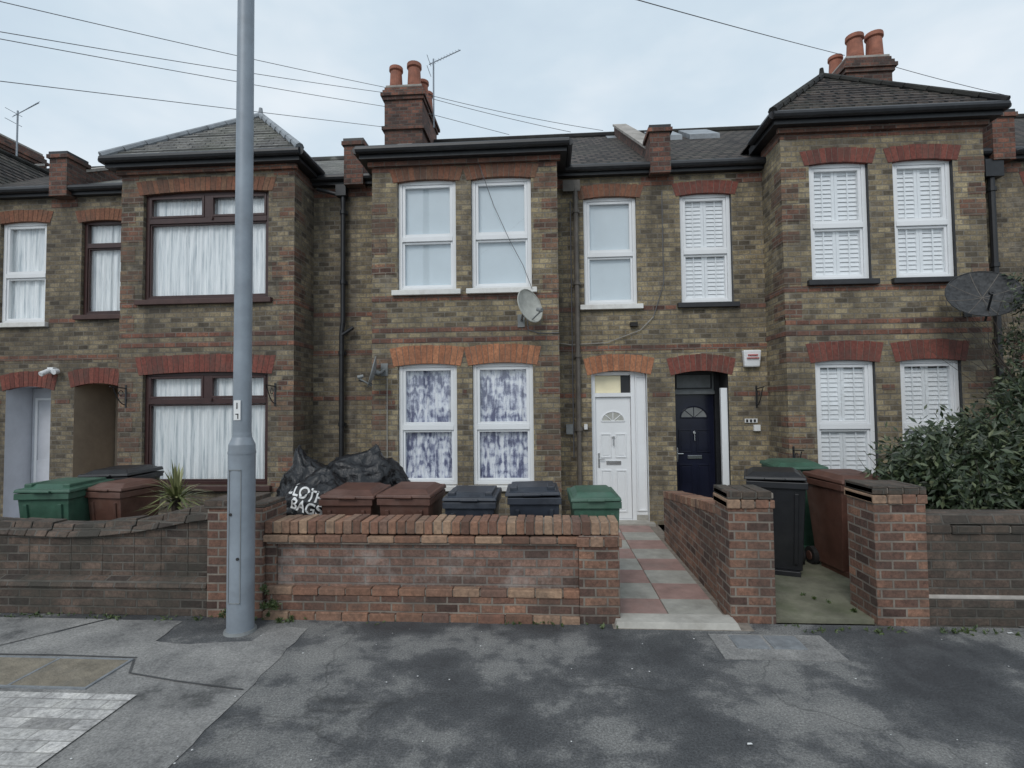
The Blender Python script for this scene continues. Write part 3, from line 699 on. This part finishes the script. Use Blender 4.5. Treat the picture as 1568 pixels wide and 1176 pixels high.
strip([(-4.3,3.75),(-3.6,3.76),(-2.98,3.745)],.008,'patchdark',.0085)
g.build('pavement_joints')
g=MB(); g.face([(-40,1.32,.012),(-2.55,1.32,.012),(-2.59,3.26,.012),(-40,3.26,.012)],'slabpale'); g.build('block_paving')
g=MB()
g.box(-4.05,-3.0,3.33,3.70,.0,.011,'manhole')
for a,b,c,d in((-4.07,-2.98,3.312,3.332),(-4.07,-2.98,3.70,3.72),(-4.07,-4.05,3.332,3.70),(-3.0,-2.98,3.332,3.70),(-3.54,-3.52,3.332,3.70)): g.box(a,b,c,d,0,.013,'cover')
g.build('manhole_cover')
g=MB(); g.box(1.22,2.06,3.92,4.33,-.01,.006,'footway')
for a in(1.36,1.62): g.box(a,a+.235,4.08,4.30,0,.012,'cover'); g.box(a+.015,a+.22,4.095,4.285,0,.015,'cover')
g.build('inspection_cover')
g=MB(); g.face([(-40,4.55,.004),(.5,4.55,.004),(.5,8.2,.004),(-40,8.2,.004)],'soil'); g.face([(3.7,4.55,.004),(40,4.55,.004),(40,8.2,.004),(3.7,8.2,.004)],'soil'); g.build('garden_ground')
g=MB(); g.box(1.72,3.7,4.60,8.2,-.01,.03,'moss'); g.build('garden_path')
g=MB(); g.box(.50,1.6,4.40,8.15,-.02,.006,'mortar'); y=4.62; r=0
while y<8.0:
    for c in range(2):
        x0=.545+c*.455
        m_=['slabred','slabgrey'][(r+c)%2]
        g.box(x0,x0+.448,y,y+.418,0,.018+random.random()*.004,m_)
    y+=.425; r+=1
g.hexa([(.52,4.40,0),(1.50,4.40,0),(1.5,4.61,0),(.52,4.61,0),(.53,4.42,.05),(1.48,4.42,.05),(1.48,4.605,.05),(.53,4.605,.05)],'threshold')
g.build('slab_path',bevel=.004)

# ------------------------------------------------------------------ garden walls
def edge_row(mb,x0,x1,y0,y1,z0,z1,step=.078,hj=.007,mat='edgebrick'):
    x=x0; 
    while x<x1-.02:
        xe=min(x+step-random.uniform(.007,.013),x1); j=random.uniform(-hj,hj); k=random.uniform(-hj,hj)
        mb.box(x,xe,y0+k,y1+k,z0,z1+j,mat); x+=step
    mb.box(x0,x1,y0+.012,y1-.012,z0+.004,z1-.014,'mortar')
g=MB()
g.box(-2.36,.24,4.56,4.76,.0,.63,'wallbrick')
g.box(-2.42,.24,4.50,4.80,-.02,.20,'pierbrick')
edge_row(g,-2.42,.24,4.49,4.82,.201,.265,.23)
edge_row(g,-2.44,.24,4.47,4.60,-.02,.062,.23)
g.box(-2.46,-2.36,4.54,4.78,-.02,.64,'pierbrick')
g.box(-2.44,.57,4.52,4.79,.622,.64,'mortar')
edge_row(g,-2.46,.24,4.50,4.80,.641,.70,.23); edge_row(g,-2.46,.57,4.52,4.79,.712,.822)
g.box(.24,.57,4.49,4.82,-.02,.71,'pierbrick')
edge_row(g,.22,.59,4.47,4.84,.625,.70,.115)
g.build('garden_wall',bevel=.007)
g=MB()
xs=[-9.5,-7.5,-6,-5.2,-4.7,-4.3,-4.0,-3.7,-3.45,-3.2,-2.96]; zs=[.88,.87,.85,.83,.80,.79,.80,.83,.87,.92,.955]
for (a,za),(b,zb) in zip(zip(xs,zs),zip(xs[1:],zs[1:])):
    g.hexa([(a,4.60,0),(b,4.60,0),(b,4.80,0),(a,4.80,0),(a,4.60,za-.13),(b,4.60,zb-.13),(b,4.80,zb-.13),(a,4.80,za-.13)],'oldwall')
    n=max(1,int((b-a)/.16))
    for i in range(n):
        p0=a+(b-a)*i/n; p1=a+(b-a)*(i+1)/n-.008; q0=za+(zb-za)*i/n; q1=za+(zb-za)*(i+1)/n; j=random.uniform(-.014,.01)
        for (ya,yb,dz) in((4.55,4.86,.075),(4.60,4.81,.02)):
            g.hexa([(p0,ya,q0-.13),(p1,ya,q1-.13),(p1,yb,q1-.13),(p0,yb,q0-.13),(p0,ya+.03,q0-dz+j),(p1,ya+.03,q1-dz+j),(p1,yb-.03,q1-dz+j),(p0,yb-.03,q0-dz+j)],'oldwall')
g.box(-9.5,-2.97,4.52,4.9,-.02,.24,'oldwall')
g.hexa([(-9.5,4.5,.24),(-2.97,4.5,.24),(-2.97,4.6,.24),(-9.5,4.6,.24),(-9.5,4.52,.29),(-2.97,4.52,.29),(-2.97,4.6,.32),(-9.5,4.6,.32)],'oldwall')
g.build('old_garden_wall',bevel=.008)
g=MB(); g.box(-2.96,-2.46,4.50,4.92,-.02,.93,'pierbrick'); g.box(-2.98,-2.62,4.48,4.94,.93,1.0,'oldwall'); 
g.box(-2.62,-2.46,4.52,4.9,.93,.965,'oldwall'); g.build('gate_pier',bevel=.008)
def pier(x0,x1,h,name='gate_pier'):
    g=MB(); g.box(x0,x1,4.55,4.55+(x1-x0),-.02,h-.14,'pierbrick'); edge_row(g,x0-.012,x1+.012,4.535,4.565+(x1-x0),h-.139,h-.07,.115); edge_row(g,x0-.006,x1+.006,4.54,4.56+(x1-x0),h-.066,h,.12,mat='oldwall'); g.build(name,bevel=.007)
pier(1.47,1.83,1.07); pier(2.62,3.02,1.11)
g=MB()
g.hexa([(1.50,4.92,0),(1.72,4.92,0),(1.72,7.2,0),(1.50,7.2,0),(1.50,4.92,.80),(1.72,4.92,.80),(1.72,7.2,.56),(1.50,7.2,.56)],'pierbrick')
for i in range(30):
    y=4.93+i*.076; z=.80-.24*(y-4.92)/2.28; j=random.uniform(-.004,.006)
    g.hexa([(1.495,y,z+.002),(1.725,y,z+.002),(1.725,y+.066,z-.006),(1.495,y+.066,z-.006),(1.495,y,z+.09+j),(1.725,y,z+.09+j),(1.725,y+.066,z+.083+j),(1.495,y+.066,z+.083+j)],'edgebrick')
g.build('path_side_wall',bevel=.006)
g=MB()
g.box(3.02,9,4.62,4.84,-.02,.72,'oldwall'); g.box(3.02,9,4.58,4.87,-.02,.20,'oldwall'); g.hexa([(3.02,4.60,.2),(9,4.60,.2),(9,4.66,.2),(3.02,4.66,.2),(3.02,4.605,.22),(9,4.605,.22),(9,4.64,.24),(3.02,4.64,.24)],'render')
edge_row(g,3.02,9,4.60,4.86,.721,.79,.23,mat='oldwall'); g.hexa([(3.02,4.61,.795),(9,4.61,.795),(9,4.85,.795),(3.02,4.85,.795),(3.02,4.64,.87),(9,4.64,.87),(9,4.80,.88),(3.02,4.80,.88)],'oldwall')
g.build('brick_garden_wall',bevel=.006)
g=MB(); g.box(3.6,3.7,4.9,8.1,0,.6,'oldwall'); g.build('dividing_wall')

# ------------------------------------------------------------------ wheelie bins
def bin_(x,y,rot,body,lid,sc=1.0,name='wheelie_bin',h=1.0,style=0):
    E=empty(name,(x,y,.02)); E.rotation_euler[2]=rot; E.scale=(sc,sc,sc*h)
    p=MB()
    p.hexa([(-.22,-.24,.06),(.22,-.24,.06),(.22,.20,.06),(-.22,.20,.06),(-.265,-.33,.93),(.265,-.33,.93),(.265,.30,.93),(-.265,.30,.93)],body)
    p.box(-.285,.285,-.355,.325,.90,.965,body)
    for s in(-1,1): 
        p.hexa([(s*.16-.02,-.262,.12),(s*.16+.02,-.262,.12),(s*.16+.02,-.24,.12),(s*.16-.02,-.24,.12),(s*.18-.02,-.345,.85),(s*.18+.02,-.345,.85),(s*.18+.02,-.31,.85),(s*.18-.02,-.31,.85)],body)
        p.tube((s*.20,.24,.10),(s*.275,.24,.10),.10,.10,'rubber',20); p.tube((s*.27,.24,.10),(s*.285,.24,.10),.05,.05,body,14)
        p.box(s*.2-.03,s*.2+.03,.30,.40,.90,.955,body)
    p.box(-.20,.20,-.30,.15,.0,.06,body); p.tube((-.24,.40,.94),(.24,.40,.94),.018,.018,body,10); p.tube((-.28,.24,.10),(.28,.24,.10),.014,.014,'galvd',8)
    p.build('body',E,bevel=.012)
    q=MB()
    z=.97
    q.hexa([(-.295,-.375,z),(.295,-.375,z),(.295,.33,z+.01),(-.295,.33,z+.01),(-.285,-.365,z+.035),(.285,-.365,z+.035),(.285,.32,z+.055),(-.285,.32,z+.055)],lid)
    q.hexa([(-.262,-.33,z+.034),(.262,-.33,z+.034),(.262,.29,z+.05),(-.262,.29,z+.05),(-.20,-.24,z+.075),(.20,-.24,z+.075),(.20,.2,z+.09),(-.20,.2,z+.09)],lid)
    q.box(-.10,.10,-.40,-.37,z+.0,z+.025,lid)
    if style: 
        for s in(-1,1): q.box(s*.2-.04,s*.2+.04,-.30,.25,z+.04,z+.085,lid)
    o=q.build('lid',E,bevel=.01)
    o.rotation_euler[0]=random.uniform(-.03,.0); o.rotation_euler[1]=random.uniform(-.02,.02)
    return E
bin_(-1.93,5.30,.03,'brownbin','brownbin',.90,style=0,h=1.04)
bin_(-1.345,5.28,-.05,'brownbin','brownbin',.90,style=0,h=1.05)
bin_(-.745,5.30,.0,'bluebin','bluebin',.88,style=1,h=1.03)
bin_(-.145,5.30,.03,'bluebin','bluebin',.88,style=1,h=1.08)
bin_(.42,5.18,.04,'greenbin','greenbin',.78,h=1.19)
bin_(-5.15,5.45,.10,'greenbin','greenbin',.95,style=1,h=1.02)
bin_(-4.62,5.62,-.15,'brownbin','brownbin',.80,h=1.18)
bin_(-5.3,6.4,.1,'blackbin','blackbin',1.0)
bin_(2.44,6.0,-.35,'blackbin','blackbin',1.0)
bin_(3.05,6.95,-.1,'greenbin','greenbin',1.0)
bin_(3.14,5.95,.12,'brownbin','brownbin',.98)
E=empty('food_waste_caddy',(3.02,5.2,.03)); q=MB()
q.hexa([(-.11,-.13,0),(.11,-.13,0),(.11,.13,0),(-.11,.13,0),(-.14,-.17,.30),(.14,-.17,.30),(.14,.17,.30),(-.14,.17,.30)],'brownbin'); q.box(-.15,.15,-.18,.18,.30,.35,'brownbin'); q.hexa([(-.13,-.16,.35),(.13,-.16,.35),(.13,.16,.35),(-.13,.16,.35),(-.1,-.1,.39),(.1,-.1,.39),(.1,.1,.39),(-.1,.1,.39)],'brownbin')
q.build('caddy',E,bevel=.01)

# ------------------------------------------------------------------ rubbish bags
def bag(loc,r,seed,mat='bag',neck=(.0,.0,.3),squash=(1,1,1)):
    bm=bmesh.new(); bmesh.ops.create_icosphere(bm,subdivisions=5,radius=1)
    for v_ in bm.verts:
        d=v_.co.copy(); n=noise.noise(d*1.3+Vector((seed,0,0)))*.28
        rid=(1-abs(noise.noise(d*3.1+Vector((0,seed,0)))))**3*.14 + abs(noise.noise(d*7+Vector((0,0,seed))))*.07
        k=1+n+rid-.1
        v_.co=Vector((d.x*squash[0],d.y*squash[1],d.z*squash[2]))*k*r
        if d.z>.65:
            t=(d.z-.65)/.35; s=1-t**.9*.55
            v_.co.x=v_.co.x*s+neck[0]*t*t; v_.co.y=v_.co.y*s+neck[1]*t*t; v_.co.z+=neck[2]*t*t
        if v_.co.z<-.75*r: v_.co.z=-.75*r
    me=bpy.data.meshes.new('rubbish_bag'); bm.to_mesh(me); bm.free()
    for q_ in me.polygons: q_.use_smooth=True
    me.materials.append(M[mat]); o=bpy.data.objects.new('rubbish_bag',me); COL.objects.link(o); o.location=loc; return o
bag((-2.66,5.80,.72),.45,1.3,'bag',(-.10,0,.05),(.80,.7,1.25))
bag((-2.60,5.70,.22),.34,6.3,'bag'); bag((-2.0,6.1,.25),.38,9.1,'bag')
pb=bag((-2.36,5.42,.74),.39,3.7,'bag',(.06,0,.0),(.95,.7,1.0))
bag((-2.12,6.0,.90),.40,5.2,'bag',(.14,0,.02),(1.2,.8,1.0))
bag((-2.3,6.1,.45),.4,8.2,'bag')
# printed lettering lying on the front bag
try:
    cu=bpy.data.curves.new('bag_print','FONT'); cu.body='CLOTHES\nBAGS'; cu.size=.145; cu.align_x='CENTER'; cu.space_line=.8; cu.offset=.003
    to=bpy.data.objects.new('tmp_print',cu); COL.objects.link(to)
    bpy.context.view_layer.update()
    dg=bpy.context.evaluated_depsgraph_get()
    me=bpy.data.meshes.new_from_object(to.evaluated_get(dg)); bpy.data.objects.remove(to)
    bm=bmesh.new(); bm.from_mesh(me)
    bmesh.ops.triangulate(bm,faces=bm.faces[:]); bmesh.ops.subdivide_edges(bm,edges=bm.edges[:],cuts=3,use_grid_fill=True)
    th=math.radians(-12)
    from mathutils.bvhtree import BVHTree
    tree=BVHTree.FromObject(pb,dg)
    bad=[]
    for v_ in bm.verts:
        x_,z_=v_.co.x,v_.co.y
        X=x_*math.cos(th)-z_*math.sin(th)-.02; Zz=x_*math.sin(th)+z_*math.cos(th)+.14
        hit=tree.ray_cast(Vector((X,-3,Zz)),Vector((0,1,0)))
        if hit[0] is None: bad.append(v_); v_.co=Vector((X,0,Zz))
        else: v_.co=hit[0]+Vector((0,-.006,0))
    bmesh.ops.delete(bm,geom=bad,context='VERTS')
    bm.to_mesh(me); bm.free(); me.materials.clear(); me.materials.append(M['labelw'])
    o=bpy.data.objects.new('bag_lettering',me); COL.objects.link(o); o.parent=pb
except Exception as e: print('print failed',e)

# ------------------------------------------------------------------ lamp post
E=empty('lamp_post'); p=MB(); c=(-2.50,4.24,0)
p.lathe(c,[(0,.103),(1.44,.103),(1.50,.100),(1.56,.074),(1.60,.070),(4.5,.066),(8,.058)],'galv',32)
o=p.build('column',E,smooth=True)
p=MB()
p.tube((c[0],c[1],.0),(c[0],c[1],.02),.125,.12,'galvd',24)
p.tube((c[0],c[1],1.425),(c[0],c[1],1.445),.106,.106,'galv',32)
for zz in (.25,1.30): p.box(c[0]-.05,c[0]+.05,c[1]-.106,c[1]-.09,zz,zz+.006,'galvd')
for xx in(-.05,.046): p.box(c[0]+xx,c[0]+xx+.004,c[1]-.097,c[1]-.085,.25,1.30,'galvd')
p.tube((c[0],c[1],8.0),(c[0]-.05,c[1]-1.2,8.35),.04,.035,'galv',12)
p.hexa([(c[0]-.2,c[1]-1.9,8.3),(c[0]+.1,c[1]-1.9,8.3),(c[0]+.1,c[1]-1.15,8.3),(c[0]-.2,c[1]-1.15,8.3),(c[0]-.15,c[1]-1.85,8.42),(c[0]+.05,c[1]-1.85,8.42),(c[0]+.05,c[1]-1.15,8.46),(c[0]-.15,c[1]-1.15,8.46)],'galvd')
p.tube((c[0]-.03,c[1]-.101,.95),(c[0]-.03,c[1]-.108,.95),.012,.012,'dark',10); p.tube((c[0]+.03,c[1]-.098,.60),(c[0]+.03,c[1]-.106,.60),.012,.012,'dark',10)
p.build('base_and_head',E)
p=MB(); p.box(c[0]-.028,c[0]+.028,c[1]-.077,c[1]-.070,1.70,1.86,'labelw')
for (x0,x1,z0,z1) in((-.004,.004,1.79,1.84),(-.012,.012,1.745,1.752),(.005,.012,1.71,1.745)): p.box(c[0]+x0,c[0]+x1,c[1]-.080,c[1]-.0765,z0,z1,'labelk')
p.build('number_label',E)

# ------------------------------------------------------------------ vegetation
def leaves(name,blobs,size,mat,aspect=.38,parent=None,droop=.2):
    V=[];F=[]
    for (c,r,n) in blobs:
        c=Vector(c)
        subs=[]
        for i in range(max(3,n//55)):
            d=Vector((random.gauss(0,1),random.gauss(0,1),random.gauss(0,1))).normalized()*random.uniform(.35,1.0)**.5
            subs.append(Vector((c.x+d.x*r[0],c.y+d.y*r[1],c.z+d.z*r[2])))
        for i in range(n):
            s=random.choice(subs); sr=min(r)*.34
            pnt=s+Vector((random.gauss(0,1),random.gauss(0,1),random.gauss(0,1)))*sr*.6
            out=(pnt-c).normalized()
            d=(out*.6+Vector((random.uniform(-1,1),random.uniform(-1,1),random.uniform(-1,1)-droop))).normalized()
            nrm=(Vector((random.uniform(-.7,.7),random.uniform(-1,.1),random.uniform(.1,1)))).normalized()
            sd=d.cross(nrm).normalized(); up=sd.cross(d)
            l=size*random.uniform(.6,1.25); w=l*aspect
            i0=len(V)
            V+= [tuple(pnt),tuple(pnt+d*l*.45+sd*w*.5+up*w*.12),tuple(pnt+d*l),tuple(pnt+d*l*.45-sd*w*.5+up*w*.12)]
            F.append((i0,i0+1,i0+2)); F.append((i0,i0+2,i0+3))
    me=bpy.data.meshes.new(name); me.from_pydata(V,[],F); me.materials.append(M[mat])
    o=bpy.data.objects.new(name,me); COL.objects.link(o)
    if parent:o.parent=parent
    return o
def twigs(parent,pts,n,spread,r=.012):
    p=MB()
    for base in pts:
        for i in range(n):
            q=Vector(base); d=Vector((random.uniform(-.6,.6),random.uniform(-.5,.5),1)).normalized()
            for k in range(6):
                q2=q+d*spread/6; p.tube(q,q2,r*(1-k/7),r*(1-(k+1)/7),'twig',5,False); q=q2
                d=(d+Vector((random.uniform(-.4,.4),random.uniform(-.4,.4),random.uniform(-.2,.3)))).normalized()
    p.build('branches',parent)
E=empty('evergreen_bush')
leaves('foliage',[((3.95,5.5,1.02),(.72,.5,.42),6500),((3.7,5.35,.9),(.45,.35,.3),2500),((4.65,5.8,1.12),(.7,.6,.52),6500),((5.4,6.0,1.55),(.5,.5,.75),5500),((5.1,5.4,1.0),(.9,.5,.35),4000)],.085,'leaf',.36,E)
twigs(E,[(3.9,5.5,.1),(4.6,5.7,.1),(5.2,5.8,.1)],9,1.4)
E=empty('climbing_shrub')
leaves('foliage',[((5.7,6.6,2.2),(.4,.35,.5),1600),((5.75,6.7,2.8),(.35,.3,.5),500),((5.8,6.8,3.3),(.25,.25,.3),150)],.07,'leaf',.36,E)
twigs(E,[(5.6,6.6,1.2),(5.75,6.7,1.5),(5.5,6.5,1.5)],14,1.8,.007)
E=empty('yucca_plant'); p=MB(); bx,by,bz=-3.93,5.45,.86; p.tube((bx,by,0),(bx,by,bz),.05,.04,'twig',10); p.build('trunk',E)
V=[];F=[]
for i in range(110):
    a=random.uniform(0,2*math.pi); el=random.uniform(-.3,1.4); l=random.uniform(.26,.42)
    b=Vector((bx,by,bz+random.uniform(-.1,.05))); d=Vector((math.cos(a)*math.cos(el),math.sin(a)*math.cos(el),math.sin(el))); sd=d.cross(Vector((0,0,1))).normalized()
    i0=len(V); w=.015
    V+=[tuple(b+sd*w*.6),tuple(b-sd*w*.6),tuple(b+d*l*.5-sd*w),tuple(b+d*l*.5+sd*w),tuple(b+d*l-Vector((0,0,.06*math.cos(el))))]
    F+=[(i0,i0+1,i0+2,i0+3),(i0+3,i0+2,i0+4)]
me=bpy.data.meshes.new('leaves'); me.from_pydata(V,[],F); me.materials.append(M['yucca']); o=bpy.data.objects.new('leaves',me); COL.objects.link(o); o.parent=E
bl=[]
for i in range(75):
    x=random.choice([random.uniform(1.9,6),random.uniform(2.0,3.9),random.uniform(-5,-2.4),random.uniform(-2.4,.5)])
    bl.append(((x,4.46+random.uniform(-.05,.03),.006),(.09,.03,.008),random.randint(6,26)))
bl+=[((-2.36,4.42,.10),(.07,.05,.10),300),((-2.30,4.44,.03),(.14,.05,.03),160),((-2.72,4.42,.04),(.10,.05,.04),120),((-2.42,4.47,.25),(.04,.03,.07),80)]
leaves('weeds',bl,.028,'weed',.4,None,-.4)
leaves('weeds',[((2.62,4.85,.05),(.1,.3,.03),160),((2.3,5.0,.03),(.3,.2,.01),60),((3.0,4.95,.06),(.1,.2,.05),200)],.03,'weed',.4,None,-.4)
g=MB()
for i in range(70):
    x=random.uniform(-2.5,4.5); y=random.uniform(2.3,4.4); r=random.uniform(.003,.008)
    g.face([(x+r*math.cos(a)*random.uniform(.6,1.2),y+r*math.sin(a)*random.uniform(.6,1.2),.0095) for a in [k*1.2566 for k in range(5)]],'labelw')
g.face([(1.02,2.95,.0095),(1.05,2.955,.0095),(1.045,2.968,.0095),(1.025,2.966,.0095)],'labelw')
g.face([(3.5,4.42,.0095),(3.545,4.425,.0095),(3.54,4.445,.0095),(3.505,4.44,.0095)],'labelw')
g.build('litter')

# ------------------------------------------------------------------ world, sun, camera
W=bpy.data.worlds.new('World'); S.world=W; W.use_nodes=True; nt=W.node_tree; bg=nt.nodes['Background']
sky=N(nt,'ShaderNodeTexSky'); sky.sky_type='NISHITA'; sky.sun_disc=False; sky.sun_elevation=math.radians(42); sky.sun_rotation=math.radians(200)
tc=N(nt,'ShaderNodeTexCoord').outputs['Generated']
mp=N(nt,'ShaderNodeMapping'); mp.inputs['Scale'].default_value=(1,1,2.2); L(nt,tc,mp.inputs[0])
n=nz(nt,mp.outputs[0],1.8,5,.55)
cl=ramp(nt,n,[(.3,(4.9,5.9,6.9)),(.48,(5.7,6.7,7.5)),(.66,(7.2,7.8,8.3))])
c=mix(nt,.90,sky.outputs[0],cl)
L(nt,c,bg.inputs[0]); bg.inputs[1].default_value=.12
sd=bpy.data.lights.new('sun','SUN'); sd.energy=1.15; sd.angle=math.radians(25); sd.color=(1,.97,.93)
so=bpy.data.objects.new('sun',sd); COL.objects.link(so); so.rotation_euler=(math.radians(48),0,math.radians(-20))
cam=bpy.data.cameras.new('camera'); cam.sensor_width=36; cam.lens=36*820/1568; cam.clip_end=2000; cam.clip_start=.05
co=bpy.data.objects.new('camera',cam); COL.objects.link(co)
R=Matrix.Rotation(math.radians(3.8),3,'Z')@Matrix.Rotation(math.radians(92.23),3,'X')@Matrix.Rotation(math.radians(-0.6),3,'Z')
co.location=(0,0,1.8); co.rotation_euler=R.to_euler()
S.camera=co
S.view_settings.view_transform='Standard'; S.view_settings.look='None'; S.view_settings.exposure=0
